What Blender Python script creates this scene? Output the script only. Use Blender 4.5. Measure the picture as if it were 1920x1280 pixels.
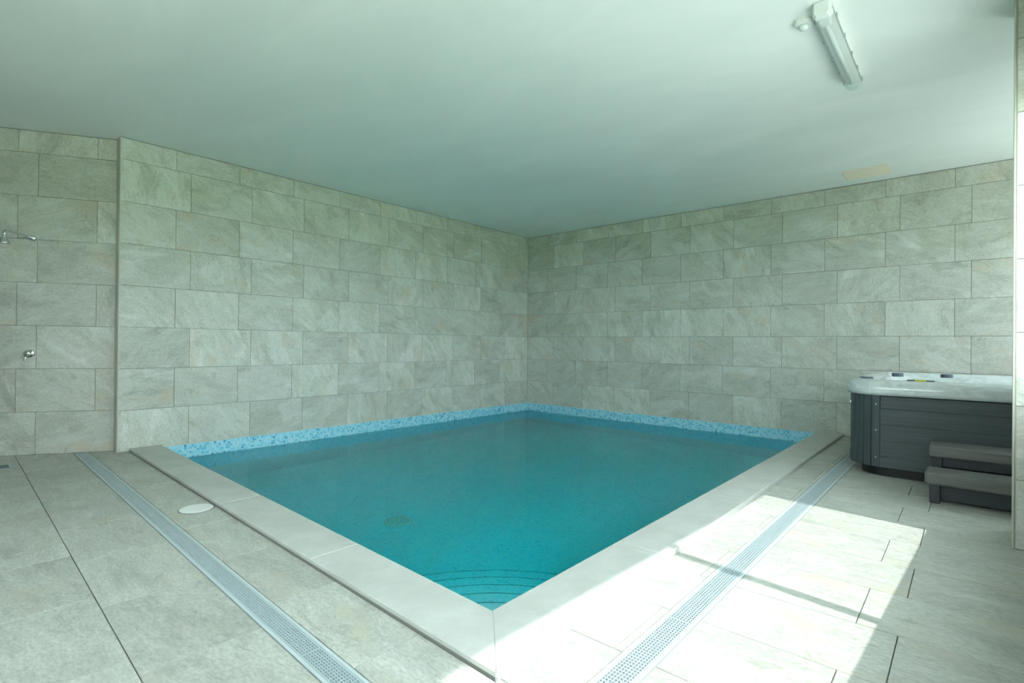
import bpy, bmesh, math, random
from mathutils import Vector, Matrix
random.seed(7)
for o in list(bpy.data.objects): bpy.data.objects.remove(o)
sc = bpy.context.scene
col = sc.collection

# ------------------------------------------------------------------ camera
def cam_axes(yaw, p, r):
    cy, sy = math.cos(yaw), math.sin(yaw)
    fw = Vector((sy*math.cos(p), cy*math.cos(p), math.sin(p)))
    rt = Vector((cy, -sy, 0)); up = rt.cross(fw)
    return rt*math.cos(r)+up*math.sin(r), up*math.cos(r)-rt*math.sin(r), fw
R_, U_, F_ = cam_axes(-0.7197463, 0.0041703, 0.0093408)
CAM = Vector((6.06643, -7.34783, 1.06717))
cd = bpy.data.cameras.new('camera'); cam = bpy.data.objects.new('camera', cd); col.objects.link(cam)
cd.sensor_width = 36; cd.lens = 36*977.635/1920; cd.clip_start = .02; cd.shift_y = .4/1920
M = Matrix.Identity(4)
for i in range(3):
    M[i][0], M[i][1], M[i][2], M[i][3] = R_[i], U_[i], -F_[i], CAM[i]
cam.matrix_world = M
sc.camera = cam

# ------------------------------------------------------------------ sky, sun, exposure
SUN_TAN, SUN_SLOPE = 1.5, .12
w = bpy.data.worlds.new('world'); sc.world = w; w.use_nodes = True
wn = w.node_tree; bg = wn.nodes['Background']
bg.inputs[0].default_value = (.88, .985, 1.08, 1); bg.inputs[1].default_value = 2.5      # even, hazy bright sky
sd = bpy.data.lights.new('sun', 'SUN'); sd.energy = 1.65; sd.angle = math.radians(.7); sd.color = (1, .96, .97)
sun = bpy.data.objects.new('sun', sd); col.objects.link(sun)
sun.rotation_euler = Vector((-1, SUN_SLOPE, -SUN_TAN)).to_track_quat('-Z', 'Y').to_euler(); sun.location = (12, -5, 9)
sc.view_settings.view_transform = 'Standard'; sc.view_settings.look = 'None'
sc.view_settings.gamma = 1; sc.view_settings.use_curve_mapping = False
sc.view_settings.exposure = 1.85
sc.cycles.use_denoising = True
sc.cycles.max_bounces = 8; sc.cycles.diffuse_bounces = 5; sc.cycles.use_adaptive_sampling = True; sc.cycles.adaptive_threshold = .1
sc.cycles.sample_clamp_indirect = 8

# ------------------------------------------------------------------ materials
class NT:
    def __init__(s, name):
        s.m = bpy.data.materials.new(name); s.m.use_nodes = True; s.t = s.m.node_tree; s.t.nodes.clear()
        s.out = s.n('ShaderNodeOutputMaterial')
    def n(s, typ, **k):
        nd = s.t.nodes.new(typ)
        for a, v in k.items(): setattr(nd, a, v)
        return nd
    def l(s, a, b): s.t.links.new(a, b)
    def inp(s, nd, i, v):
        if v is None: return
        if hasattr(v, 'is_output'): s.l(v, nd.inputs[i])
        else: nd.inputs[i].default_value = v
    def math(s, op, a, b=None, c=None, clamp=False):
        nd = s.n('ShaderNodeMath', operation=op, use_clamp=clamp)
        for i, v in enumerate((a, b, c)): s.inp(nd, i, v)
        return nd.outputs[0]
    def vmath(s, op, a, b=None):
        nd = s.n('ShaderNodeVectorMath', operation=op)
        for i, v in enumerate((a, b)): s.inp(nd, i, v)
        return nd.outputs[0]
    def noise(s, vec, scale, detail=4, rough=.5, dist=0):
        nd = s.n('ShaderNodeTexNoise'); s.l(vec, nd.inputs['Vector'])
        nd.inputs['Scale'].default_value = scale; nd.inputs['Detail'].default_value = detail
        nd.inputs['Roughness'].default_value = rough; nd.inputs['Distortion'].default_value = dist
        return nd.outputs['Fac']
    def ramp(s, fac, stops, interp='LINEAR'):
        nd = s.n('ShaderNodeValToRGB'); s.l(fac, nd.inputs[0]); r = nd.color_ramp; r.interpolation = interp
        while len(r.elements) < len(stops): r.elements.new(.5)
        for e, (p, c) in zip(r.elements, stops):
            e.position = p; e.color = (c, c, c, 1) if isinstance(c, (int, float)) else (*c, 1)
        return nd.outputs[0]
    def mix(s, fac, a, b, mode='MIX'):
        nd = s.n('ShaderNodeMix', data_type='RGBA', blend_type=mode)
        s.inp(nd, 0, fac); s.inp(nd, 6, a); s.inp(nd, 7, b)
        return nd.outputs[2]
    def bsdf(s, color, rough=.5, metal=0, spec=.5, normal=None, **k):
        nd = s.n('ShaderNodeBsdfPrincipled')
        s.inp(nd, 'Base Color', color if hasattr(color, 'is_output') else (*color, 1)); s.inp(nd, 'Roughness', rough); s.inp(nd, 'Metallic', metal); s.inp(nd, 'Specular IOR Level', spec)
        if normal is not None: s.l(normal, nd.inputs['Normal'])
        for a, v in k.items(): s.inp(nd, a, v)
        s.l(nd.outputs[0], s.out.inputs[0]); return nd
    def bump(s, h, strength, dist):
        nd = s.n('ShaderNodeBump'); nd.inputs['Strength'].default_value = strength; nd.inputs['Distance'].default_value = dist
        s.l(h, nd.inputs['Height']); return nd.outputs[0]

def plain(name, c, rough=.5, metal=0, spec=.5, var=.06, scale=12):
    t = NT(name); tc = t.n('ShaderNodeTexCoord').outputs['Object']
    f = t.noise(tc, scale, 5, .6)
    c2 = t.mix(f, (*[x*(1-var) for x in c], 1), (*[min(1, x*(1+var)) for x in c], 1))
    t.bsdf(c2, rough, metal, spec); return t.m

def stone(name, dark, mid, light, tan, floor=False):
    t = NT(name)
    rnd = t.n('ShaderNodeObjectInfo').outputs['Random']
    oc = t.n('ShaderNodeTexCoord').outputs['Object']
    rot = t.n('ShaderNodeVectorRotate', rotation_type='Z_AXIS')
    t.l(oc, rot.inputs['Vector'])
    r2 = t.math('FRACT', t.math('MULTIPLY', rnd, 17.31)); r3 = t.math('FRACT', t.math('MULTIPLY', rnd, 91.7))
    if floor: ang = t.math('MULTIPLY_ADD', r2, .3, -.15)
    else:
        ang = t.math('MULTIPLY_ADD', r2, 2.0, -.55)                       # diagonal grain, some tiles upright
        ang = t.math('ADD', ang, t.math('MULTIPLY', t.math('GREATER_THAN', r3, .9), .9))
    t.l(ang, rot.inputs['Angle'])
    cx = t.n('ShaderNodeCombineXYZ')
    t.l(t.math('MULTIPLY', rnd, 53.0), cx.inputs[0]); t.l(t.math('MULTIPLY', r2, 31.0), cx.inputs[1]); t.l(t.math('MULTIPLY', r3, 23.0), cx.inputs[2])
    def mp(sx, sy):
        v = t.vmath('MULTIPLY', rot.outputs[0], (sx, sy, 1)); return t.vmath('ADD', v, cx.outputs[0])
    big = t.noise(mp(2.0, 4.2), 1.0, 3, .55, 1.3)
    mid_n = t.noise(mp(5, 14 if not floor else 22), 1.0, 4, .62, .8)
    fine = t.noise(mp(40, 95), 1.0, 3, .68, 0)
    base = t.ramp(big, [(.28, dark), (.46, mid), (.58, mid), (.76, light)])
    vo = t.n('ShaderNodeTexVoronoi'); vo.inputs['Scale'].default_value = 1.0
    wob = t.n('ShaderNodeTexNoise'); t.l(mp(6, 6), wob.inputs['Vector']); wob.inputs['Detail'].default_value = 2
    t.l(t.vmath('ADD', mp(3.4, 5.2), t.vmath('MULTIPLY', wob.outputs['Color'], (.55, .55, 0))), vo.inputs['Vector'])
    sepc = t.n('ShaderNodeSeparateColor'); t.l(vo.outputs['Color'], sepc.inputs[0])
    base = t.mix(.5 if not floor else .25, base, t.ramp(sepc.outputs[0], [(0, .40), (.5, .5), (1, .60)]), 'OVERLAY')
    base = t.mix(.6, base, t.ramp(mid_n, [(.25, .38), (.5, .5), (.75, .62)]), 'OVERLAY')
    base = t.mix(.75, base, t.ramp(fine, [(.25, .34), (.5, .5), (.75, .64)]), 'OVERLAY')
    tn = t.noise(mp(2.6, 3.4), 1.3, 2, .5, 0)
    tn = t.math('MULTIPLY', t.ramp(tn, [(.56, 0.0), (.72, 1.0)]), t.math('MULTIPLY', r3, .75))
    base = t.mix(tn, base, (*tan, 1))
    v = t.noise(mp(2.2, 3.0), 1.0, 3, .6, 1.8)
    vein = t.math('SUBTRACT', 1.0, t.math('MULTIPLY', t.math('ABSOLUTE', t.math('SUBTRACT', v, .5)), 55.0), clamp=True)
    vm = t.ramp(t.noise(mp(3, 3), 1.7, 2), [(.5, 0.0), (.62, 1.0)])
    vein = t.math('MULTIPLY', vein, t.math('MULTIPLY', vm, .4))
    base = t.mix(vein, base, (dark[0]*.6, dark[1]*.58, dark[2]*.5, 1))
    sp = t.ramp(t.noise(mp(28, 60), 1.0, 1, .5, 0), [(.68, 0.0), (.76, .55)])
    base = t.mix(t.math('MULTIPLY', sp, r2), base, (dark[0]*.7, dark[1]*.68, dark[2]*.62, 1))
    br = t.math('MULTIPLY_ADD', r2, .16 if not floor else .1, .92 if not floor else .95)
    hs = t.n('ShaderNodeHueSaturation'); t.l(base, hs.inputs['Color']); t.l(br, hs.inputs['Value'])
    h = t.math('ADD', t.math('MULTIPLY', fine, .5), mid_n)
    t.bsdf(hs.outputs[0], .52, 0, .35, t.bump(h, .2, .004)); return t.m

M_WALL = stone('wall_stone', (.46, .46, .40), (.56, .56, .50), (.66, .66, .61), (.58, .48, .355))
M_FLOOR = stone('floor_stone', (.39, .39, .35), (.45, .45, .41), (.51, .51, .47), (.46, .43, .335), True)
M_GROUT = plain('grout', (.29, .29, .26), .9, 0, .1)
M_SLAB = plain('screed', (.32, .32, .29), .9, 0, .1)
M_PLASTER = plain('outer_render', (.7, .69, .66), .8, 0, .2)
M_TRIM = plain('beige_trim', (.47, .46, .38), .35, 0, .5)
M_WHITE = plain('white_plastic', (.78, .80, .78), .35, 0, .5, .02)
M_CHROME = plain('chrome', (.72, .73, .73), .12, 1.0)
M_STEEL = plain('drain_steel', (.62, .68, .72), .38, 1.0)
M_PVC = plain('drain_grey', (.40, .46, .48), .45, 0, .4)
M_RAIL = plain('drain_rail', (.50, .56, .57), .45, 0, .4)
M_DARK = plain('channel_dark', (.045, .06, .065), .8, 0, .2)
M_SUNPATCH = plain('sun_patch_cream', (.95, .83, .69), .6, 0, .3, .02)  # warm cream in place of sunlight reflected on the ceiling
M_BLACK = plain('black_plastic', (.012, .013, .014), .5)
M_FRAME = plain('window_frame', (.30, .31, .31), .4)

def mk_ceiling():
    t = NT('ceiling_paint'); p = t.n('ShaderNodeTexCoord').outputs['Object']
    a = t.noise(t.vmath('MULTIPLY', p, (.5, 1.1, 1)), 1.3, 4, .6, .8)
    b = t.noise(t.vmath('MULTIPLY', p, (1.2, 5, 1)), 2.2, 4, .65, 1.0)
    c = t.ramp(a, [(.35, (.83, .855, .835)), (.55, (.86, .88, .86)), (.72, (.90, .91, .895))])
    c = t.mix(.18, c, t.ramp(b, [(.3, .42), (.7, .6)]), 'OVERLAY')
    t.bsdf(c, .62, 0, .3, t.bump(b, .06, .004)); return t.m
M_CEIL = mk_ceiling()

def mk_coping():
    t = NT('coping_stone'); p = t.n('ShaderNodeTexCoord').outputs['Object']
    a = t.noise(p, 5, 6, .6, .5); b = t.noise(p, 160, 3, .7)
    c = t.ramp(a, [(.3, (.47, .47, .44)), (.7, (.56, .56, .53))])
    c = t.mix(.22, c, t.ramp(b, [(.3, .36), (.7, .62)]), 'OVERLAY')
    t.bsdf(c, .6, 0, .3, t.bump(b, .12, .002)); return t.m
M_COPING = mk_coping()

CHIPS = [(0, (.44, .73, .83)), (.25, (.33, .69, .82)), (.45, (.24, .63, .79)), (.65, (.38, .71, .83)), (.82, (.16, .52, .72)), (.965, (.07, .34, .58))]
def mk_mosaic():
    t = NT('pool_mosaic'); g = t.n('ShaderNodeNewGeometry')
    q = t.vmath('ADD', t.vmath('MULTIPLY', g.outputs['Position'], (1/.0235,)*3), (.31, .37, .43))
    wn_ = t.n('ShaderNodeTexWhiteNoise'); t.l(t.vmath('FLOOR', q), wn_.inputs['Vector'])
    c = t.ramp(wn_.outputs['Value'], [(0, (.44, .90, .97)), (.25, (.38, .88, .97)), (.45, (.32, .86, .96)), (.65, (.41, .89, .97)), (.82, (.28, .82, .95)), (.965, (.22, .75, .91))], 'CONSTANT')
    fr = t.n('ShaderNodeSeparateXYZ'); t.l(t.vmath('FRACTION', q), fr.inputs[0])
    nn = t.n('ShaderNodeSeparateXYZ'); t.l(t.vmath('ABSOLUTE', g.outputs['True Normal']), nn.inputs[0])
    j = None
    for i in range(3):
        e = t.math('MULTIPLY', t.math('LESS_THAN', fr.outputs[i], .12), t.math('LESS_THAN', nn.outputs[i], .7))
        j = e if j is None else t.math('MAXIMUM', j, e)
    c = t.mix(j, c, (.52, .90, .94, 1))
    t.bsdf(c, .25, 0, .5); return t.m
M_MOSAIC = mk_mosaic()
def mk_chip():
    t = NT('mosaic_chip'); a = t.n('ShaderNodeAttribute', attribute_name='chip')
    t.bsdf(t.ramp(a.outputs['Fac'], CHIPS, 'CONSTANT'), .2, 0, .5); return t.m
M_CHIP = mk_chip()
M_JOINT = plain('mosaic_joint', (.50, .72, .79), .8, 0, .2)

def mk_water(volume):
    t = NT('pool_water' if volume else 'tub_water'); p = t.n('ShaderNodeTexCoord').outputs['Object']
    h = t.math('ADD', t.noise(t.vmath('MULTIPLY', p, (1, 1, 0)), 5.5, 2, .5, .3), t.math('MULTIPLY', t.noise(t.vmath('MULTIPLY', p, (1, 1, 0)), 17, 2, .5), .28))
    nrm = t.bump(h, .22, .0035)
    fr = t.n('ShaderNodeFresnel'); fr.inputs['IOR'].default_value = 1.333; t.l(nrm, fr.inputs['Normal'])
    rf = t.n('ShaderNodeBsdfRefraction'); rf.inputs['IOR'].default_value = 1.333; rf.inputs['Roughness'].default_value = 0; t.l(nrm, rf.inputs['Normal'])
    rf.inputs['Color'].default_value = (1, 1, 1, 1)
    gl = t.n('ShaderNodeBsdfGlossy'); gl.inputs['Roughness'].default_value = 0.0; t.l(nrm, gl.inputs['Normal'])
    gl.inputs['Color'].default_value = (.75, .96, 1, 1)
    mx = t.n('ShaderNodeMixShader'); t.l(fr.outputs[0], mx.inputs[0]); t.l(rf.outputs[0], mx.inputs[1]); t.l(gl.outputs[0], mx.inputs[2])
    t.l(mx.outputs[0], t.out.inputs[0])
    va = t.n('ShaderNodeVolumeAbsorption')
    if volume: va.inputs['Color'].default_value = (0.0, .972, .992, 1); va.inputs['Density'].default_value = 1.3
    else: va.inputs['Color'].default_value = (.2, .93, .95, 1); va.inputs['Density'].default_value = 1.0
    t.l(va.outputs[0], t.out.inputs['Volume']); t.m.cycles.homogeneous_volume = True
    return t.m
M_WATER = mk_water(True); M_TUBWATER = mk_water(False)

def mk_glass():
    t = NT('window_glass')
    tr = t.n('ShaderNodeBsdfTransparent'); tr.inputs[0].default_value = (.93, .975, .945, 1)
    gl = t.n('ShaderNodeBsdfGlossy'); gl.inputs['Roughness'].default_value = 0
    lw = t.n('ShaderNodeLayerWeight'); lw.inputs[0].default_value = .5
    fr = t.math('MULTIPLY_ADD', t.math('POWER', lw.outputs['Facing'], 4.0), .5, .03)
    mx = t.n('ShaderNodeMixShader'); t.l(fr, mx.inputs[0]); t.l(tr.outputs[0], mx.inputs[1]); t.l(gl.outputs[0], mx.inputs[2])
    t.l(mx.outputs[0], t.out.inputs[0]); return t.m
M_GLASS = mk_glass()
def mk_clear():
    t = NT('clear_cover')
    tr = t.n('ShaderNodeBsdfTransparent'); tr.inputs[0].default_value = (.955, .975, .97, 1)
    pr = t.n('ShaderNodeBsdfPrincipled'); pr.inputs['Base Color'].default_value = (.78, .84, .83, 1); pr.inputs['Roughness'].default_value = .2
    mx = t.n('ShaderNodeMixShader'); mx.inputs[0].default_value = .22; t.l(tr.outputs[0], mx.inputs[1]); t.l(pr.outputs[0], mx.inputs[2])
    t.l(mx.outputs[0], t.out.inputs[0]); return t.m
M_CLEAR = mk_clear()
def mk_grass():
    t = NT('lawn'); p = t.n('ShaderNodeTexCoord').outputs['Object']
    c = t.ramp(t.noise(p, 1.5, 8, .7), [(.3, (.10, .21, .055)), (.7, (.19, .32, .10))])
    t.bsdf(c, .9, 0, .1); return t.m
M_GRASS = mk_grass()
def mk_board(name, c, ax):
    t = NT(name); p = t.n('ShaderNodeTexCoord').outputs['Object']
    sc_ = [1.5, 70, 70] if ax == 0 else [70, 70, 1.5]
    f = t.noise(t.vmath('MULTIPLY', p, tuple(sc_)), 1, 5, .6, .3)
    c2 = t.ramp(f, [(.3, tuple(x*.75 for x in c)), (.7, tuple(x*1.25 for x in c))])
    t.bsdf(c2, .48, 0, .5, t.bump(f, .25, .002)); return t.m
M_SKIRT = mk_board('skirt_board', (.055, .068, .074), 0)
M_SKIRTV = mk_board('skirt_corner', (.050, .063, .070), 2)
M_TREAD = mk_board('step_tread', (.135, .135, .128), 0)
M_STEPDARK = mk_board('step_dark', (.030, .036, .042), 0)
def mk_acrylic():
    t = NT('tub_acrylic'); p = t.n('ShaderNodeTexCoord').outputs['Object']
    a = t.noise(t.vmath('MULTIPLY', p, (1, 1, 2.5)), 5, 6, .6, 2.2)
    c = t.ramp(a, [(.3, (.50, .54, .53)), (.5, (.60, .64, .63)), (.7, (.72, .75, .745))])
    t.bsdf(c, .12, 0, .5, **{'Coat Weight': .4, 'Coat Roughness': .05}); return t.m
M_ACRYL = mk_acrylic()
M_JET = plain('jet_grey', (.10, .12, .16), .3)
M_YELLOW = plain('yellow_label', (.62, .62, .05), .5)
M_SCREEN = plain('panel_dark', (.035, .05, .075), .3)

# ------------------------------------------------------------------ helpers
def tag(o, label=None, cat=None, group=None, kind=None):
    if label: o['label'] = label
    if cat: o['category'] = cat
    if group: o['group'] = group
    if kind: o['kind'] = kind
    return o
def link(name, me, parent=None, mat=None):
    o = bpy.data.objects.new(name, me); col.objects.link(o)
    if parent is not None: o.parent = parent
    if mat is not None and me is not None and not me.materials: me.materials.append(mat)
    return o
def bm_obj(name, bm, mat, parent=None, smooth=False):
    bmesh.ops.recalc_face_normals(bm, faces=bm.faces)
    me = bpy.data.meshes.new(name); bm.to_mesh(me); bm.free()
    if smooth:
        for p in me.polygons: p.use_smooth = True
    return link(name, me, parent, mat)
def empty(name, loc=(0, 0, 0), rz=0):
    o = bpy.data.objects.new(name, None); col.objects.link(o); o.location = loc; o.rotation_euler = (0, 0, rz); o.empty_display_size = .1; return o
def add_box(bm, lo, hi, bev=0):
    vs = [bm.verts.new((x, y, z)) for x in (lo[0], hi[0]) for y in (lo[1], hi[1]) for z in (lo[2], hi[2])]
    fs = [bm.faces.new([vs[i] for i in f]) for f in ((0, 1, 3, 2), (4, 6, 7, 5), (0, 4, 5, 1), (2, 3, 7, 6), (0, 2, 6, 4), (1, 5, 7, 3))]
    if bev:
        es = list({e for f in fs for e in f.edges})
        bmesh.ops.bevel(bm, geom=es, offset=bev, segments=1, affect='EDGES', clamp_overlap=True)
def add_prism(bm, poly, z0, z1, bev=0):
    lo = [bm.verts.new((x, y, z0)) for x, y in poly]; hi = [bm.verts.new((x, y, z1)) for x, y in poly]
    n = len(poly); top = bm.faces.new(hi); bm.faces.new(lo[::-1])
    for i in range(n): bm.faces.new((lo[i], lo[(i+1) % n], hi[(i+1) % n], hi[i]))
    if bev: bmesh.ops.bevel(bm, geom=list(top.edges), offset=bev, segments=1, affect='EDGES', clamp_overlap=True)
def loft(bm, rings, cap0=False, cap1=False, closed=True):
    vr = [[bm.verts.new(p) for p in r] for r in rings]
    for a, b in zip(vr, vr[1:]):
        n = len(a)
        for i in range(n if closed else n-1): bm.faces.new((a[i], a[(i+1) % n], b[(i+1) % n], b[i]))
    if cap0: bm.faces.new(vr[0][::-1])
    if cap1: bm.faces.new(vr[-1])
def circle(c, r, n=24, ax='z'):
    out = []
    for i in range(n):
        a = 2*math.pi*i/n; u, v = r*math.cos(a), r*math.sin(a)
        out.append((c[0]+u, c[1]+v, c[2]) if ax == 'z' else (c[0]+u, c[1], c[2]+v) if ax == 'y' else (c[0], c[1]+u, c[2]+v))
    return out
def lathe(bm, prof, c=(0, 0, 0), n=28):
    loft(bm, [circle((c[0], c[1], c[2]+z), r, n) for r, z in prof], True, True)
def tube(bm, pts, r, n=12):
    rings = []
    for i, p in enumerate(pts):
        p = Vector(p); a = Vector(pts[max(0, i-1)]); b = Vector(pts[min(len(pts)-1, i+1)])
        d = (b-a).normalized(); s = d.cross(Vector((0, 0, 1)))
        if s.length < .05: s = d.cross(Vector((0, 1, 0)))
        s.normalize(); u = s.cross(d); rr = r[i] if isinstance(r, (list, tuple)) else r
        rings.append([p+s*(rr*math.cos(2*math.pi*k/n))+u*(rr*math.sin(2*math.pi*k/n)) for k in range(n)])
    loft(bm, rings, True, True)

GAP, THICK = .0036, .010
_tile_cache = {}
def tile_mesh(w, h, mat):
    k = (round(w, 3), round(h, 3), mat.name)
    if k not in _tile_cache:
        bm = bmesh.new(); add_box(bm, (-w/2, -h/2, -THICK), (w/2, h/2, 0), .0012)
        me = bpy.data.meshes.new('tile'); bm.to_mesh(me); bm.free(); me.materials.append(mat); _tile_cache[k] = me
    return _tile_cache[k]
def tile_wall(parent, origin, udir, length, zs, joints, mat=None, zmax=None, name='wall_tile'):
    """tiles over a vertical plane: origin at floor, udir along, normal = udir x z ; joints(row) -> sorted joint list"""
    u = Vector(udir).normalized(); up = Vector((0, 0, 1)); n = u.cross(up)
    rm = Matrix((u, up, n)).transposed().to_4x4()
    for r in range(len(zs)-1):
        z0, z1 = zs[r], zs[r+1]
        js = [0]+[j for j in joints(r) if .03 < j < length-.03]+[length]
        for a, b in zip(js, js[1:]):
            me = tile_mesh(b-a-GAP, z1-z0-GAP, mat or M_WALL)
            o = link(name, me, parent)
            rot = rm if random.random() < .6 else rm @ Matrix.Rotation(math.pi, 4, 'Z')
            p = Vector(origin)+u*((a+b)/2)+up*((z0+z1)/2)+n*random.uniform(-.0004, .0004)
            o.matrix_world = Matrix.Translation(p) @ rot
def clip(poly, a, b, c):
    """keep a*x+b*y+c >= 0"""
    out = []
    for i in range(len(poly)):
        p, q = poly[i], poly[(i+1) % len(poly)]; dp, dq = a*p[0]+b*p[1]+c, a*q[0]+b*q[1]+c
        if dp >= 0: out.append(p)
        if (dp >= 0) != (dq >= 0):
            t = dp/(dp-dq); out.append((p[0]+(q[0]-p[0])*t, p[1]+(q[1]-p[1])*t))
    return out
def area(p): return abs(sum(p[i][0]*p[(i+1) % len(p)][1]-p[(i+1) % len(p)][0]*p[i][1] for i in range(len(p))))/2

ZC = 3.005                                   # ceiling height
TL = .6106                                   # tile pitch along the courses
ROWS = [0]+[2.795-.4*k for k in range(6, -1, -1)]+[ZC-.007]
SK = .027                                    # the pool's front side runs slightly askew
def skew(x, y): return y-SK*x

# ------------------------------------------------------------------ walls
def wall(name, lo, hi, mat=M_GROUT):
    bm = bmesh.new(); add_box(bm, lo, hi); o = bm_obj(name, bm, mat); o['kind'] = 'structure'; return o
LEFT_END = 6.09
wl = wall('wall_left', (-.12, -LEFT_END+.012, -.3), (-THICK+.002, .12, ZC))
def jl(r):   # s measured from far left end (y=-LEFT_END) towards the corner
    off = 5.624 if (7-r) % 2 == 0 else 5.490
    return sorted(LEFT_END-(off-TL*j) for j in range(-1, 12))
# normal of udir x z must be +x : udir = (0,1,0) -> (1,0,0)
tile_wall(wl, (0, -LEFT_END, 0), (0, 1, 0), LEFT_END, ROWS, jl)
wb = wall('wall_back', (-.12, THICK-.002, -.3), (7.75, .14, ZC))
def jb(r):
    off = .452 if (7-r) % 2 == 0 else .587
    return [off+TL*j for j in range(-1, 14)]
tile_wall(wb, (0, 0, 0), (1, 0, 0), 7.6, ROWS, jb)
# angled shower wall
SP = Vector((-.122, -6.079, 0)); SD = Vector((-.509, -.861, 0)).normalized(); SN = Vector((-SD.y, SD.x, 0))
SLEN = 2.9
bm = bmesh.new(); a = SP-SN*(THICK-.002); b = a+SD*SLEN
e1 = a-SD*.10
add_prism(bm, [(e1.x, e1.y), (b.x, b.y), (b.x-SN.x*.12, b.y-SN.y*.12), (e1.x-SN.x*.12, e1.y-SN.y*.12)], -.3, ZC)
ws = bm_obj('wall_shower', bm, M_GROUT); ws['kind'] = 'structure'
start = SP+SD*SLEN
def js(r):
    off = .168 if (7-r) % 2 == 0 else .628
    return sorted(SLEN-(off+TL*j) for j in range(-1, 6))
tile_wall(ws, start, -SD, SLEN, ROWS, js)
# narrow return with its corner profile where the pool wall stands proud
bm = bmesh.new(); add_box(bm, (-.118, -LEFT_END-.004, 0), (-.004, -LEFT_END+.012, ZC)); tr = bm_obj('trim_1', bm, M_TRIM); tr['kind'] = 'structure'
bm = bmesh.new(); add_box(bm, (-.008, -LEFT_END-.006, 0), (.0015, -LEFT_END+.003, ZC), .002); bm_obj('corner_profile', bm, M_TRIM, tr)

# right side: pier beside the tub, window wall with a low parapet and a lintel
PX, PY = 6.243, -3.48
def xw(y): return 6.42+.055*(y+3.48)
OPEN0, OPEN1 = .80, 2.47
WY0, WY1 = -8.05, -3.48
bm = bmesh.new()
add_prism(bm, [(PX+THICK-.002, PY+THICK-.002), (7.75, PY+THICK-.002), (7.75, PY+.36), (PX+.03, PY+.36)], -.3, ZC)
def wseg(y0, y1, z0, z1): add_prism(bm, [(xw(y0), y0), (xw(y0)+.2, y0), (xw(y1)+.2, y1), (xw(y1), y1)], z0, z1)
wseg(-8.55, WY1, -.3, OPEN0); wseg(-8.55, WY1, OPEN1, ZC); wseg(-8.55, WY0, OPEN0, OPEN1)
wr = bm_obj('wall_right', bm, M_GROUT); wr['kind'] = 'structure'
PROWS = [0]+[.368+.3925*k for k in range(7)]+[ZC]
tile_wall(wr, (PX+.012, PY, 0), (1, 0, 0), .62, PROWS, lambda r: [.61] if r % 2 else [.48])
u = Vector((PX+.020-PX, .36, 0)).normalized()
tile_wall(wr, Vector((PX+.020, PY+.36, 0)), -u, .352, PROWS, lambda r: [])
bm = bmesh.new(); add_box(bm, (PX-.001, PY-.002, 0), (PX+.009, PY+.010, ZC), .002); bm_obj('corner_profile', bm, M_TRIM, wr)
bm = bmesh.new(); add_box(bm, (PX+.0105, PY-.001, 0), (PX+.0135, PY+.008, ZC)); bm_obj('corner_profile', bm, M_TRIM, wr)
AY0, AY1, AZ0, AZ1 = -2.3, -.2, .85, 2.6
bm = bmesh.new()
for y0, y1, z0, z1 in ((PY+.36, 0, -.3, AZ0), (PY+.36, 0, AZ1, ZC), (PY+.36, AY0, AZ0, AZ1), (AY1, 0, AZ0, AZ1)): add_box(bm, (7.6, y0, z0), (7.75, y1, z1))
wa = bm_obj('wall_alcove', bm, M_PLASTER); wa['kind'] = 'structure'
# behind the camera
FX0, FX1, FZ0, FZ1 = 2.7, 5.4, 1.35, 2.5
bm = bmesh.new()
for lo, hi in (((-1.9, -8.65, FZ1), (6.4, -8.5, ZC)), ((-1.9, -8.65, -.3), (6.4, -8.5, FZ0)), ((-1.9, -8.65, FZ0), (FX0, -8.5, FZ1)), ((FX1, -8.65, FZ0), (6.4, -8.5, FZ1))): add_box(bm, lo, hi)
wf = bm_obj('wall_front', bm, M_PLASTER); wf['kind'] = 'structure'

# window in the right wall
win = bpy.data.objects.new('window_1', None); col.objects.link(win); win['kind'] = 'structure'
def seg_frame(name, y0, y1, z0, z1, d0=.07, d1=.13, mat=M_FRAME):
    bm = bmesh.new(); add_prism(bm, [(xw(y0)+d0, y0), (xw(y0)+d1, y0), (xw(y1)+d1, y1), (xw(y1)+d0, y1)], z0, z1); return bm_obj(name, bm, mat, win)
FR = .055
seg_frame('window_frame', WY0, WY1, OPEN0, OPEN0+FR); seg_frame('window_frame', WY0, WY1, OPEN1-FR, OPEN1)
seg_frame('window_frame', WY0, WY0+FR, OPEN0+FR, OPEN1-FR); seg_frame('window_frame', WY1-.03, WY1, OPEN0+FR, OPEN1-FR)
MUL = [-4.945, -6.46]
edges = [WY1-.03]+MUL+[WY0+FR]
for m in MUL: seg_frame('mullion', m-.027, m+.027, OPEN0+FR, OPEN1-FR)
for i in range(3): seg_frame('pane', edges[i+1]+(.027 if i < 2 else 0), edges[i]-(.027 if i else 0), OPEN0+FR, OPEN1-FR, .097, .103, M_GLASS)

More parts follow.
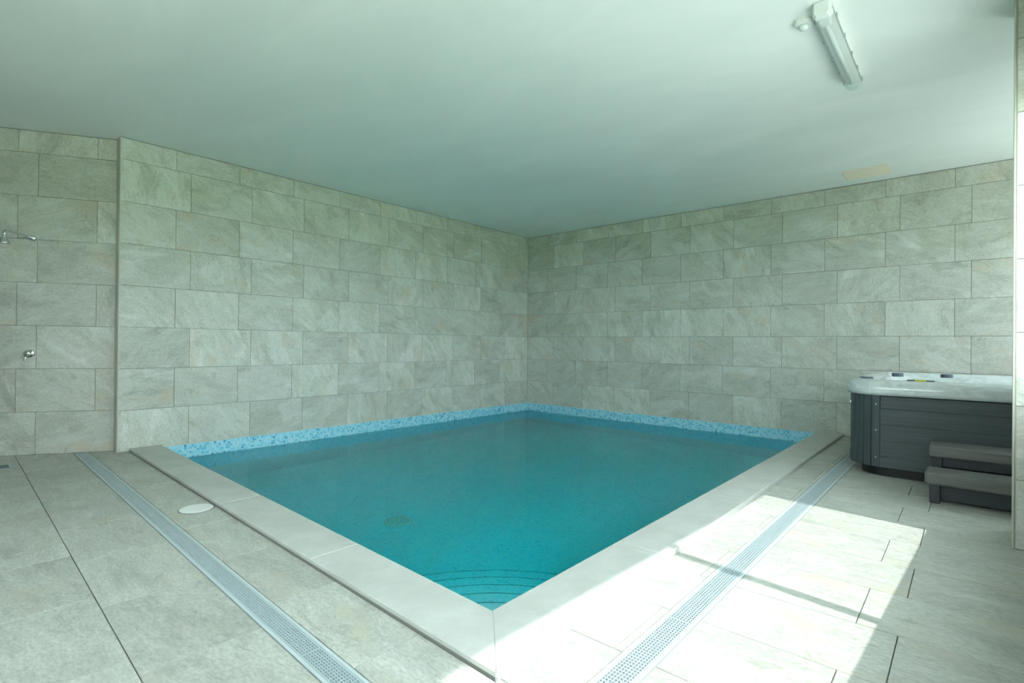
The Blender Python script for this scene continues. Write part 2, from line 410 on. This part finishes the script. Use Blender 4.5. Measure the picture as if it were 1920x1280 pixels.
# window beside the hot tub, in the alcove
win2 = bpy.data.objects.new('window_2', None); col.objects.link(win2); win2['kind'] = 'structure'
def fbox(name, y0, y1, z0, z1, mat=M_FRAME, x0=7.64, x1=7.70):
    bm = bmesh.new(); add_box(bm, (x0, y0, z0), (x1, y1, z1)); bm_obj(name, bm, mat, win2)
fbox('window_frame', AY0, AY1, AZ0, AZ0+.06); fbox('window_frame', AY0, AY1, AZ1-.06, AZ1); fbox('window_frame', AY0, AY0+.06, AZ0+.06, AZ1-.06); fbox('window_frame', AY1-.06, AY1, AZ0+.06, AZ1-.06)
ay = [AY0+.06, (AY0+AY1)/2, AY1-.06]; fbox('mullion', ay[1]-.03, ay[1]+.03, AZ0+.06, AZ1-.06)
for i in range(2): fbox('pane', ay[i]+(.03 if i else 0), ay[i+1]-(.03 if i < 1 else 0), AZ0+.06, AZ1-.06, M_GLASS, 7.667, 7.673)

# unseen window added behind the camera to brighten the back wall
added_win = bpy.data.objects.new('added_window', None); col.objects.link(added_win); added_win['kind'] = 'structure'
def fbox3(name, x0, x1, z0, z1, mat=M_FRAME, y0=-8.61, y1=-8.55):
    bm = bmesh.new(); add_box(bm, (x0, y0, z0), (x1, y1, z1)); bm_obj(name, bm, mat, added_win)
fbox3('window_frame', FX0, FX1, FZ0, FZ0+.06); fbox3('window_frame', FX0, FX1, FZ1-.06, FZ1); fbox3('window_frame', FX0, FX0+.06, FZ0+.06, FZ1-.06); fbox3('window_frame', FX1-.06, FX1, FZ0+.06, FZ1-.06)  # frame of the added unseen window
fbox3('mullion', (FX0+FX1)/2-.03, (FX0+FX1)/2+.03, FZ0+.06, FZ1-.06)  # mullion of the added unseen window
fbox3('pane', FX0+.06, (FX0+FX1)/2-.03, FZ0+.06, FZ1-.06, M_GLASS, -8.583, -8.577); fbox3('pane', (FX0+FX1)/2+.03, FX1-.06, FZ0+.06, FZ1-.06, M_GLASS, -8.583, -8.577)  # panes of the added unseen window

# ceiling
bm = bmesh.new()
add_prism(bm, [(-2.2, -8.7), (6.36, -8.7), (6.64, PY), (7.8, PY), (7.8, .15), (-2.2, .15)], ZC, ZC+.2)
ce = bm_obj('ceiling', bm, M_CEIL); ce['kind'] = 'structure'
# thin cream plate painted as sunlight reflected off the hot tub
hp = empty('ceiling_sun_patch', (5.203, -.42, ZC)); tag(hp, 'pale cream plate painted as a patch of reflected sunlight on the ceiling near the back wall', 'painted light patch')
bm = bmesh.new(); add_box(bm, (-.2, -.175, -.008), (.2, .175, 0), .002); bm_obj('sun_patch_face', bm, M_SUNPATCH, hp)
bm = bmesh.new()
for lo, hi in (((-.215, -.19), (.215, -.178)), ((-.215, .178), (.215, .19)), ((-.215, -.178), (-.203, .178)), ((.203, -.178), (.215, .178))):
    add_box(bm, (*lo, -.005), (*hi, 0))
bm_obj('sun_patch_edge', bm, M_SUNPATCH, hp)

# ground outside: added, pale light-bouncing terrace, lawn beyond
M_BOUNCE_PAVE = plain('bounce_paving', (.64, .64, .59), .85, 0, .15)
bm = bmesh.new(); add_prism(bm, [(6.70, -12), (16, -12), (16, 5), (8.0, 5), (8.0, -3.3), (7.85, -3.9), (6.70, -3.9)], -.25, -.06)
add_prism(bm, [(-4, -12), (6.4, -12), (6.4, -8.7), (-4, -8.7)], -.25, -.06)
te = bm_obj('bounce_terrace', bm, M_BOUNCE_PAVE); te['kind'] = 'structure'
bm = bmesh.new(); add_prism(bm, [(16, -60), (90, -60), (90, 60), (16, 60)], -.3, -.09); add_prism(bm, [(-40, -60), (16, -60), (16, -12), (-40, -12)], -.3, -.09); add_prism(bm, [(8.0, 5), (16, 5), (16, 60), (8.0, 60)], -.3, -.09)
gr = bm_obj('ground', bm, M_GRASS); gr['kind'] = 'structure'

# ------------------------------------------------------------------ floor
Y_IN, Y_OUT, DR1, DR0, JN = -5.742, -5.998, -6.272, -6.378, -6.762     # in skewed y'
X_IN, X_OUT, DX0, DX1 = 4.680, 4.945, 5.163, 5.285
ST = .02
bm = bmesh.new()
add_prism(bm, [(-.9, Y_OUT+.02), (5.3, skew(5.3, Y_OUT)+.02), (6.4, -8.6), (-2.6, -8.6), (-2.6, Y_OUT+.02)], -.3, -ST)
add_prism(bm, [(X_OUT-.02, -6.2), (6.6, -6.2), (6.6, PY), (7.7, PY), (7.7, 0.1), (X_OUT-.02, 0.1)], -.3, -ST-.0003)
fl = bm_obj('floor', bm, M_SLAB); fl['kind'] = 'structure'
def floor_tiles(region, rows, joints, sk, xr):
    """region: list of half planes (a,b,c)"""
    for i, (r0, r1) in enumerate(rows):
        xs = [x for x in joints(i)]
        for x0, x1 in zip(xs, xs[1:]):
            if x1 < xr[0] or x0 > xr[1]: continue
            g = GAP/2
            poly = [(x0+g, r0-sk*(x0+g)+g), (x1-g, r0-sk*(x1-g)+g), (x1-g, r1-sk*(x1-g)-g), (x0+g, r1-sk*(x0+g)-g)]
            for h in region:
                poly = clip(poly, *h)
                if len(poly) < 3: break
            if len(poly) < 3 or area(poly) < .0012: continue
            cx, cy = (x0+x1)/2, (r0+r1)/2-sk*(x0+x1)/2
            bm = bmesh.new(); add_prism(bm, [(x-cx, y-cy) for x, y in poly], -ST, 0, .0012)
            o = bm_obj('floor_tile', bm, M_FLOOR, fl); o.location = (cx, cy, random.uniform(-.0006, 0.0002))
def jf(base): return lambda i: [base[i % 2]+TL*j for j in range(-14, 8)]
sh = (SN.x, SN.y, -(SN.x*SP.x+SN.y*SP.y)-.002)              # room side of the shower wall
right = (-1, .055, 6.42-.004+.055*3.48)                      # inside the window wall
g = .003
rowsA = [(DR1, Y_OUT)]
floor_tiles([(SK, 1, -DR1-g), (-SK, -1, Y_OUT-g), sh, (-1, 0, DX0-g)], rowsA, lambda i: [4.553+TL*j for j in range(-9, 4)], SK, (-1, 5.3))
rowsB = [(JN, DR0)]+[(JN-.4*(k+1), JN-.4*k) for k in range(5)]
floor_tiles([(-SK, -1, DR0-g), sh, right, (0, 1, 8.49)], rowsB, jf((4.082, 3.95)), SK, (-2.5, 6.5))
RY = [-.0-.002]+[-2.22+.389*k for k in range(5, -1, -1)]+[-2.22-.389*k for k in range(1, 12)]
RY = [y for y in RY if y <= 0]
rowsR = [(RY[i+1], RY[i]) for i in range(len(RY)-1)]
i0 = next(i for i, r in enumerate(rowsR) if abs(r[1]+2.22) < .01)
jr = lambda i: [(5.741 if (i-i0) % 2 == 0 else 5.873)+TL*j for j in range(-3, 5)]
floor_tiles([(1, 0, -X_OUT-.002), (-1, 0, DX0-g), (SK, 1, -DR1-g)], rowsR, jr, 0, (4.8, 5.3))
NF = [k for k, r in enumerate(rowsR) if (r[0]+r[1])/2 < PY-.05]      # courses in front of the window wall
floor_tiles([(1, 0, -DX1-g), (-1, 0, 7.595)], rowsR[:NF[0]], jr, 0, (5.1, 7.6))
floor_tiles([(1, 0, -DX1-g), right, (SK, 1, -DR1-g)], rowsR[NF[0]:], lambda i: jr(i+NF[0]), 0, (5.1, 6.6))

# ------------------------------------------------------------------ slot drains
def slot_drain(name, p0, p1, wdt, label):
    p0, p1 = Vector((*p0, 0)), Vector((*p1, 0)); d = p1-p0; L = d.length
    root = empty(name, (p0.x, p0.y, 0), math.atan2(d.y, d.x)); tag(root, label, 'drain', 'slot drains around the pool')
    h = wdt/2
    bm = bmesh.new(); add_box(bm, (0, -h+.004, -ST+.0005), (L, h-.004, -ST+.003)); bm_obj('channel', bm, M_DARK, root)
    for s in (-1, 1):
        bm = bmesh.new(); add_box(bm, (0, min(s*h, s*(h-.0125)), -ST+.001), (L, max(s*h, s*(h-.0125)), .0004), .0008); bm_obj('rail', bm, M_RAIL, root)
    sec = L/round(L/1.0); gw = h-.0135
    bm = bmesh.new(); NB = 7
    for i in range(NB+1):                                    # long bars
        y = -gw+.0035+(2*gw-.007)*i/NB; hw = .0032 if i in (0, NB) else .0016
        add_box(bm, (.001, y-hw, -.012), (sec-.001, y+hw, -.0008))
    n = round(sec/.0165)
    for k in range(n+1):
        x = .003+(sec-.006)*k/n; add_box(bm, (x-.0024, -gw, -.0115), (x+.0024, gw, -.0012))
    bmesh.ops.recalc_face_normals(bm, faces=bm.faces)
    me = bpy.data.meshes.new('grate'); bm.to_mesh(me); bm.free(); me.materials.append(M_PVC)
    for i in range(round(L/sec)):
        o = link('grate', me, root); o.location = (i*sec, 0, 0)
    return root
cyl = (DR0+DR1)/2
slot_drain('slot_drain', (-.245, skew(-.245, cyl)), (DX1, skew(DX1, cyl)), DR1-DR0-.004, 'long grey slotted drain channel crossing the floor left of the pool')
slot_drain('slot_drain', ((DX0+DX1)/2, skew(5.2, DR1)+.004), ((DX0+DX1)/2, -.25), DX1-DX0-.004, 'long grey slotted drain channel running through the sunlit floor to the hot tub')

# small shower drain
sd_ = empty('floor_drain', (-.0, -6.905, 0)); tag(sd_, 'small square metal floor drain below the shower', 'drain')
bm = bmesh.new(); add_box(bm, (-.10, -.10, -.004), (.10, .10, .0012), .001); bm_obj('drain_plate', bm, M_PVC, sd_)
bm = bmesh.new()
for i in range(7): add_box(bm, (-.075+.023*i, -.075, .0008), (-.063+.023*i, .075, .0016))
bm_obj('slots', bm, M_DARK, sd_)['kind'] = 'stuff'

# ------------------------------------------------------------------ pool
pool = empty('swimming_pool', (0, 0, 0)); tag(pool, 'indoor swimming pool lined with blue mosaic and filled with turquoise water', 'pool')
WZ, PD = -.135, -1.36
cor = (X_IN, skew(X_IN, Y_IN)); NLc = (0.0, skew(0, Y_IN))
bm = bmesh.new()
pts = [(0, 0), NLc, cor, (X_IN, 0)]
lo = [bm.verts.new((x, y, PD)) for x, y in pts]; hi = [bm.verts.new((x, y, -.012)) for x, y in pts]
bm.faces.new(lo)
for i in range(4): bm.faces.new((lo[i], lo[(i+1) % 4], hi[(i+1) % 4], hi[i]))
basin = bm_obj('basin', bm, M_MOSAIC, pool)
# mosaic chips of the dry waterline band (real chips along the two walls)
def band(p0, u, L, n, name):
    bm = bmesh.new(); lay = bm.faces.layers.float.new('chip')
    u = Vector(u); n = Vector(n); P = .0235; rows = 7; top = -.003
    add_box(bm, (0, 0, 0), (0, 0, 0)) if False else None
    for i in range(int(L/P)):
        for k in range(rows):
            c = Vector(p0)+u*((i+.5)*P)+Vector((0, 0, top-(k+.5)*P)); v = random.random(); h = P/2-.0013
            q = [c+u*(sx*h)+Vector((0, 0, sz*h)) for sx, sz in ((-1, -1), (1, -1), (1, 1), (-1, 1))]
            f = [bm.verts.new(p+n*.003) for p in q]; b = [bm.verts.new(p-n*.001) for p in q]
            fs = [bm.faces.new(f)]+[bm.faces.new((b[j], b[(j+1) % 4], f[(j+1) % 4], f[j])) for j in range(4)]
            for x in fs: x[lay] = v
    me = bpy.data.meshes.new(name); bm.to_mesh(me); bm.free()
    o = link(name, me, pool, M_CHIP); o['kind'] = 'stuff'
    return o
band((0.001, skew(0, Y_IN), 0), (0, 1, 0), -skew(0, Y_IN), (1, 0, 0), 'mosaic_band')
band((0, -.001, 0), (1, 0, 0), X_IN, (0, -1, 0), 'mosaic_band')
bm = bmesh.new(); add_box(bm, (-.0005, skew(0, Y_IN), -.17), (.0012, 0, .001)); bm_obj('band_joint', bm, M_JOINT, pool)
bm = bmesh.new(); add_box(bm, (0, -.0012, -.17), (X_IN, .0005, .001)); bm_obj('band_joint', bm, M_JOINT, pool)
# quarter round corner steps
for i in range(5):
    r = .555+.278*i; zt = WZ-.17-.2*i; zb = PD
    a0 = math.pi/2; a1 = math.pi+SK
    bm = bmesh.new(); n = 40
    arc = [(cor[0]+r*math.cos(a0+(a1-a0)*k/n), cor[1]+r*math.sin(a0+(a1-a0)*k/n)) for k in range(n+1)]
    poly = [(cor[0]-.001, cor[1]+.001)]+arc
    add_prism(bm, poly, zb, zt)
    bm_obj('pool_step', bm, M_MOSAIC, pool)
    bm = bmesh.new()
    tube(bm, [(cor[0]+(r+.001)*math.cos(a0+(a1-a0)*k/n), cor[1]+(r+.001)*math.sin(a0+(a1-a0)*k/n), zt+.001) for k in range(n+1)], .0045, 6)
    bm_obj('step_nosing', bm, plain('nosing_blue', (.14, .42, .52), .3) if i == 0 else bpy.data.materials['nosing_blue'], pool)
# main drain
dr = empty('main_drain', (2.186, -4.459, PD)); dr.parent = pool
bm = bmesh.new(); lathe(bm, [(.13, 0), (.13, .008), (.115, .014), (.02, .016)], n=32); o = bm_obj('drain_cover', bm, M_WHITE, dr)
bm = bmesh.new()
for ring, cnt in ((.03, 6), (.058, 11), (.088, 17)):
    for k in range(cnt):
        a = 2*math.pi*k/cnt; add_box(bm, (ring*math.cos(a)-.0045, ring*math.sin(a)-.0045, .0145), (ring*math.cos(a)+.0045, ring*math.sin(a)+.0045, .0172))
bm_obj('drain_slots', bm, M_DARK, dr)['kind'] = 'stuff'
# water body
bm = bmesh.new()
add_prism(bm, [(-.006, .006), (-.006, NLc[1]-.006), (cor[0]+.006, cor[1]-.006), (X_IN+.006, .006)], PD-.03, WZ)
water = bm_obj('water', bm, M_WATER, pool)
# coping
CT, CB = .030, .011
def coping(poly):
    cx = sum(p[0] for p in poly)/len(poly); cy = sum(p[1] for p in poly)/len(poly)
    bm = bmesh.new(); add_prism(bm, [(x-cx, y-cy) for x, y in poly], CB, CT, .004); o = bm_obj('coping_slab', bm, M_COPING, pool); o.location = (cx, cy, 0)
bm = bmesh.new(); ci = .006
add_prism(bm, [(-.0, skew(0, Y_OUT)+ci), (X_OUT-ci, skew(X_OUT, Y_OUT)+ci), (X_IN, skew(X_IN, Y_IN)), (0, skew(0, Y_IN))], -.02, CB)
bm_obj('coping_bed', bm, M_SLAB, pool)
bm = bmesh.new(); add_prism(bm, [(X_OUT-.0005, skew(X_OUT, Y_OUT)+ci), (X_OUT-.0005, -.001), (X_IN, -.001), (X_IN, skew(X_IN, Y_IN)+ci)], -.02, CB)
bm_obj('coping_bed', bm, M_COPING, pool)
xo = [.002, 1.24, 2.47, 3.70]; cg = .0008
OC = (X_OUT, skew(X_OUT, Y_OUT))
for i in range(4):
    x0 = xo[i]+cg; last = i == 3
    x1i, x1o = (X_IN-cg, X_OUT-cg) if last else (xo[i+1]-cg, xo[i+1]-cg)
    coping([(x0, skew(x0, Y_OUT)), (x1o, skew(x1o, Y_OUT)), (x1i, skew(x1i, Y_IN)+.006), (x0, skew(x0, Y_IN)+.006)])
yo = [None, -4.89, -3.67, -2.45, -1.23, -.002]
for i in range(5):
    y1 = yo[i+1]-cg
    a_ = (X_OUT, skew(X_OUT, Y_OUT)+cg) if i == 0 else (X_OUT, yo[i]+cg)
    b_ = (X_IN-.006, cor[1]+.006+cg) if i == 0 else (X_IN-.006, yo[i]+cg)
    coping([a_, (X_OUT, y1), (X_IN-.006, y1), b_])
# skimmer lid in the floor
ld = empty('skimmer_lid', (2.375, -6.166, 0)); tag(ld, 'round white plastic lid set in the floor beside the pool edge', 'lid')
bm = bmesh.new(); lathe(bm, [(.097, -.012), (.097, .002), (.093, .004), (.02, .0045)], n=40); bm_obj('cover', bm, M_WHITE, ld, False)
bm = bmesh.new(); lathe(bm, [(.1015, -.012), (.1015, .0012), (.0975, .0012), (.0975, -.012)], n=40); bm_obj('ring', bm, M_DARK, ld)

# ------------------------------------------------------------------ shower fittings
sh_t = .664
fp = SP+SD*sh_t
def wp(t, n_, z): v = SP+SD*t+SN*n_; return (v.x, v.y, z)
shw = empty('wall_shower_set', wp(sh_t, 0, 1.5)); tag(shw, 'chrome shower head on an angled wall arm', 'shower')
def sub(name, bm, mat, par, smooth=True):
    o = bm_obj(name, bm, mat, par, smooth); o.matrix_parent_inverse = Matrix.Translation(-Vector(par.location)); return o
bm = bmesh.new(); tube(bm, [wp(sh_t, .0, 2.005), wp(sh_t, .006, 2.005), wp(sh_t, .014, 2.005)], [.028, .028, .018], 20); sub('flange', bm, M_CHROME, shw)
bm = bmesh.new(); tube(bm, [wp(sh_t, .0, 2.005), wp(sh_t, .14, 2.003), wp(sh_t, .36, 1.998), wp(sh_t, .40, 1.992), wp(sh_t, .425, 1.972), wp(sh_t, .43, 1.95)], .0112, 12); sub('arm', bm, M_CHROME, shw)
bm = bmesh.new(); c0 = wp(sh_t, .43, 0)
loft(bm, [circle((c0[0], c0[1], z), r, 24) for r, z in ((.014, 1.955), (.018, 1.945), (.016, 1.932), (.024, 1.915), (.040, 1.890), (.042, 1.878), (.036, 1.876))], True, True); sub('head', bm, M_CHROME, shw)
vlv = empty('shower_valve', wp(.672, 0, .93)); tag(vlv, 'round chrome shower valve with a short lever on the tiled wall', 'valve')
bm = bmesh.new(); tube(bm, [wp(.672, 0, .937), wp(.672, .008, .937), wp(.672, .012, .937)], [.036, .036, .03], 24); sub('plate', bm, M_CHROME, vlv)
bm = bmesh.new(); tube(bm, [wp(.672, .01, .937), wp(.672, .055, .937), wp(.672, .062, .937)], [.026, .026, .022], 20); sub('knob', bm, M_CHROME, vlv)
bm = bmesh.new(); tube(bm, [wp(.672, .045, .93), wp(.69, .05, .885), wp(.695, .052, .87)], [.007, .006, .005], 10); sub('lever', bm, M_CHROME, vlv)

# ------------------------------------------------------------------ strip light and sensor on the ceiling
lf = empty('strip_light', (5.435, -3.46, ZC)); tag(lf, 'long waterproof strip light with clear cover on the ceiling', 'light fitting')
LH = .54
def prof_loft(name, pr, y0, y1, mat, par):
    bm = bmesh.new(); loft(bm, [[(x, y, z) for x, z in pr] for y in (y0, y1)], True, True); return bm_obj(name, bm, mat, par)
prof_loft('housing', [(-.046, 0), (-.05, -.012), (-.05, -.038), (-.044, -.042), (.044, -.042), (.05, -.038), (.05, -.012), (.046, 0)], -LH, LH, M_WHITE, lf)
pr = [(-.049, -.040), (-.046, -.062), (-.034, -.080), (-.014, -.089), (.014, -.089), (.034, -.080), (.046, -.062), (.049, -.040)]
prof_loft('cover', pr, -LH+.02, LH-.012, M_CLEAR, lf)
M_GASK = plain('gasket_grey', (.42, .48, .47), .5)
for s_ in (-1, 1): prof_loft('gasket', [(s_*.0525, -.036), (s_*.0525, -.043), (s_*.0475, -.043), (s_*.0475, -.036)], -LH-.002, LH+.002, M_GASK, lf)
bm = bmesh.new(); tube(bm, [(0, -LH+.09, -.062), (0, LH-.06, -.062)], .013, 12); bm_obj('lamp_tube', bm, M_WHITE, lf, True)
bm = bmesh.new(); add_box(bm, (-.03, -LH+.035, -.082), (.03, -LH+.11, -.043), .006); bm_obj('lamp_holder', bm, M_WHITE, lf)
for s in (-1, 1): # rounded ends
    bm = bmesh.new(); loft(bm, [[(x*k, s*(LH+d), z*(.96 if d else 1)) for x, z in ((-.05, -.004), (-.05, -.062), (-.034, -.083), (.034, -.083), (.05, -.062), (.05, -.004))] for k, d in ((1, -.03), (.97, .006), (.72, .028))], True, True)
    bm_obj('end_cap', bm, M_WHITE if s < 0 else M_CLEAR, lf)
for y in (-.44, -.18, .08, .30, .50):
    for s in (-1, 1):
        bm = bmesh.new(); add_box(bm, (s*.0545-.004, y-.012, -.054), (s*.0545+.004, y+.012, -.028), .002); bm_obj('clip', bm, bpy.data.materials['gasket_grey'], lf)
se = empty('ceiling_sensor', (5.318, -3.885, ZC)); tag(se, 'small round white sensor on the ceiling beside the strip light', 'sensor')
bm = bmesh.new(); lathe(bm, [(.052, 0), (.052, -.016), (.046, -.026), (.030, -.030)], n=32); bm_obj('base', bm, M_WHITE, se, False)
bm = bmesh.new(); lathe(bm, [(.028, -.028), (.027, -.040), (.021, -.050), (.010, -.056)], n=28); bm_obj('lens', bm, plain('sensor_lens', (.68, .73, .73), .25), se, True)

# ------------------------------------------------------------------ hot tub
TX0, TX1, TY0, TY1 = 5.285, 7.22, -2.12, -.18
tub = empty('hot_tub', ((TX0+TX1)/2, (TY0+TY1)/2, 0)); tag(tub, 'square hot tub with pale marbled shell and dark grey panelled skirt', 'hot tub')
TC = Vector(tub.location)
def rrect(x0, x1, y0, y1, r, z, n=8):
    out = []
    for cx, cy, a in ((x1-r, y1-r, 0), (x0+r, y1-r, 90), (x0+r, y0+r, 180), (x1-r, y0+r, 270)):
        for k in range(n+1):
            t = math.radians(a+90*k/n); out.append((cx+r*math.cos(t)-TC.x, cy+r*math.sin(t)-TC.y, z))
    return out
def rr(inset, r, z): return rrect(TX0+inset, TX1-inset, TY0+inset, TY1-inset, r, z)
bm = bmesh.new(); loft(bm, [rr(.075, .20, 0), rr(.075, .20, .10)], True, True); bm_obj('base', bm, M_BLACK, tub)
bm = bmesh.new(); loft(bm, [rr(.022, .22, .085), rr(.022, .22, .672)], True, True); bm_obj('skirt_core', bm, M_BLACK, tub)
# shell with rolled rim, inner ledge and basin
RT = .800
rings = [rr(-.004, .24, .672), rr(-.022, .25, .676), rr(-.030, .255, .70), rr(-.028, .255, .745), rr(-.016, .25, .775), rr(.005, .24, .792), rr(.035, .23, RT), rr(.085, .22, RT-.002), rr(.125, .22, RT-.010),
         rr(.150, .24, RT-.035), rr(.165, .25, RT-.09), rr(.20, .27, RT-.20), rr(.30, .3, RT-.36), rr(.42, .32, RT-.42), rr(.52, .3, RT-.6)]
bm = bmesh.new(); loft(bm, rings, False, True); bm_obj('shell', bm, M_ACRYL, tub, True)
bm = bmesh.new(); loft(bm, [rr(.158, .245, RT-.32), rr(.158, .245, RT-.105)], True, True); bm_obj('tub_water', bm, M_TUBWATER, tub)
for cx, cy, z in ((5.398, -1.90, RT-.004), (5.512, -.66, RT-.013), (5.898, -.50, RT-.013)):
    bm = bmesh.new(); lathe(bm, [(.050, -.02), (.050, .010), (.044, .016), (.01, .017)], (cx-TC.x, cy-TC.y, z), 24); bm_obj('control_knob', bm, M_JET, tub)
# control panel with its yellow label
bm = bmesh.new(); add_box(bm, (5.69-TC.x, -2.085-TC.y, RT-.006), (5.865-TC.x, -2.02-TC.y, RT+.007), .003); cp = bm_obj('control_panel', bm, M_SCREEN, tub)
bm = bmesh.new(); add_box(bm, (5.742-TC.x, -2.09-TC.y, RT-.004), (5.813-TC.x, -2.016-TC.y, RT+.0095), .001); bm_obj('yellow_label', bm, M_YELLOW, cp)
# skirt boards
zb = [.085, .178, .308, .436, .569, .672]
for i in range(5):
    d = -.008+.006*i; z0, z1 = zb[i]+.0004, zb[i+1]-.0004; ch = .010
    bm = bmesh.new(); loft(bm, [[(x-TC.x, TY0+d+y_-TC.y, z_) for y_, z_ in ((0, z0), (0, z1-ch), (.007, z1), (.03, z1), (.03, z0))] for x in (5.518, TX1-.22)], True, True); bm_obj('skirt_board', bm, M_SKIRT, tub)
    bm = bmesh.new(); loft(bm, [[(TX0+d+y_-TC.x, y-TC.y, z_) for y_, z_ in ((0, z0), (0, z1-ch), (.007, z1), (.03, z1), (.03, z0))] for y in (TY0+.235, TY1-.22)], True, True); bm_obj('skirt_board', bm, M_SKIRT, tub)
# grooved corner panels
def corner_panel(cx, cy, a0):
    r = .232; pts = []
    steps = 72; grooves = (12, 20, 36, 48, 60)
    for k in range(steps+1):
        t = math.radians(a0+90*k/steps); q = r-(.010 if any(k in (g_, g_+1) for g_ in grooves) else 0)
        pts.append((cx+q*math.cos(t)-TC.x, cy+q*math.sin(t)-TC.y))
    inner = [(cx+(r-.03)*math.cos(math.radians(a0+90*k/12))-TC.x, cy+(r-.03)*math.sin(math.radians(a0+90*k/12))-TC.y) for k in range(13)][::-1]
    bm = bmesh.new(); add_prism(bm, pts+inner, .085, .674); return bm_obj('corner_panel', bm, M_SKIRTV, tub)
corner_panel(TX0+.230, TY0+.230, 180); corner_panel(TX1-.230, TY0+.230, 270); corner_panel(TX0+.230, TY1-.230, 90); corner_panel(TX1-.230, TY1-.230, 0)
for z in (.165, .384, .597):
    bm = bmesh.new(); a = math.radians(264); c0 = (TX0+.230+.232*math.cos(a)-TC.x, TY0+.230+.232*math.sin(a)-TC.y, z)
    loft(bm, [circle((c0[0], c0[1]-d, c0[2]), rr_, 12, 'y') for rr_, d in ((.007, -.004), (.007, .002), (.004, .004))], True, True); bm_obj('bolt', bm, M_CHROME, tub)
bm = bmesh.new(); loft(bm, [[(TX0-d+.0005-TC.x, TY0+.235+.02*math.cos(t*math.pi/8)-TC.y, .585+.03*math.sin(t*math.pi/8)) for t in range(16)] for d in (-.002, .004)], True, True); bm_obj('badge', bm, M_CHROME, tub)

# tub steps
stp = empty('tub_steps', (6.3, -2.5, 0)); tag(stp, 'two-tread dark composite steps in front of the hot tub', 'steps')
SX = Vector(stp.location)
def sb(name, lo, hi, mat, bev=.004):
    bm = bmesh.new(); add_box(bm, tuple(Vector(lo)-SX), tuple(Vector(hi)-SX), bev); return bm_obj(name, bm, mat, stp)
sb('tread', (5.838, -2.745, .125), (6.76, -2.475, .208), M_TREAD, .014)
sb('tread', (5.848, -2.46, .272), (6.76, -2.16, .352), M_TREAD, .010)
sb('leg', (5.864, -2.73, 0), (5.922, -2.64, .127), M_STEPDARK); sb('leg', (6.68, -2.73, 0), (6.738, -2.64, .127), M_STEPDARK)
sb('leg', (5.866, -2.44, 0), (5.924, -2.35, .274), M_STEPDARK); sb('leg', (6.68, -2.44, 0), (6.738, -2.35, .274), M_STEPDARK)
sb('leg', (5.866, -2.24, 0), (5.924, -2.18, .274), M_STEPDARK); sb('leg', (6.68, -2.24, 0), (6.738, -2.18, .274), M_STEPDARK)
sb('side_rail', (5.868, -2.64, .07), (5.918, -2.24, .124), M_STEPDARK); sb('side_rail', (6.684, -2.64, .07), (6.734, -2.24, .124), M_STEPDARK)
sb('riser', (5.924, -2.43, .205), (6.68, -2.415, .272), M_STEPDARK, .002)
sb('riser', (5.922, -2.69, .02), (6.68, -2.675, .125), M_STEPDARK, .002)
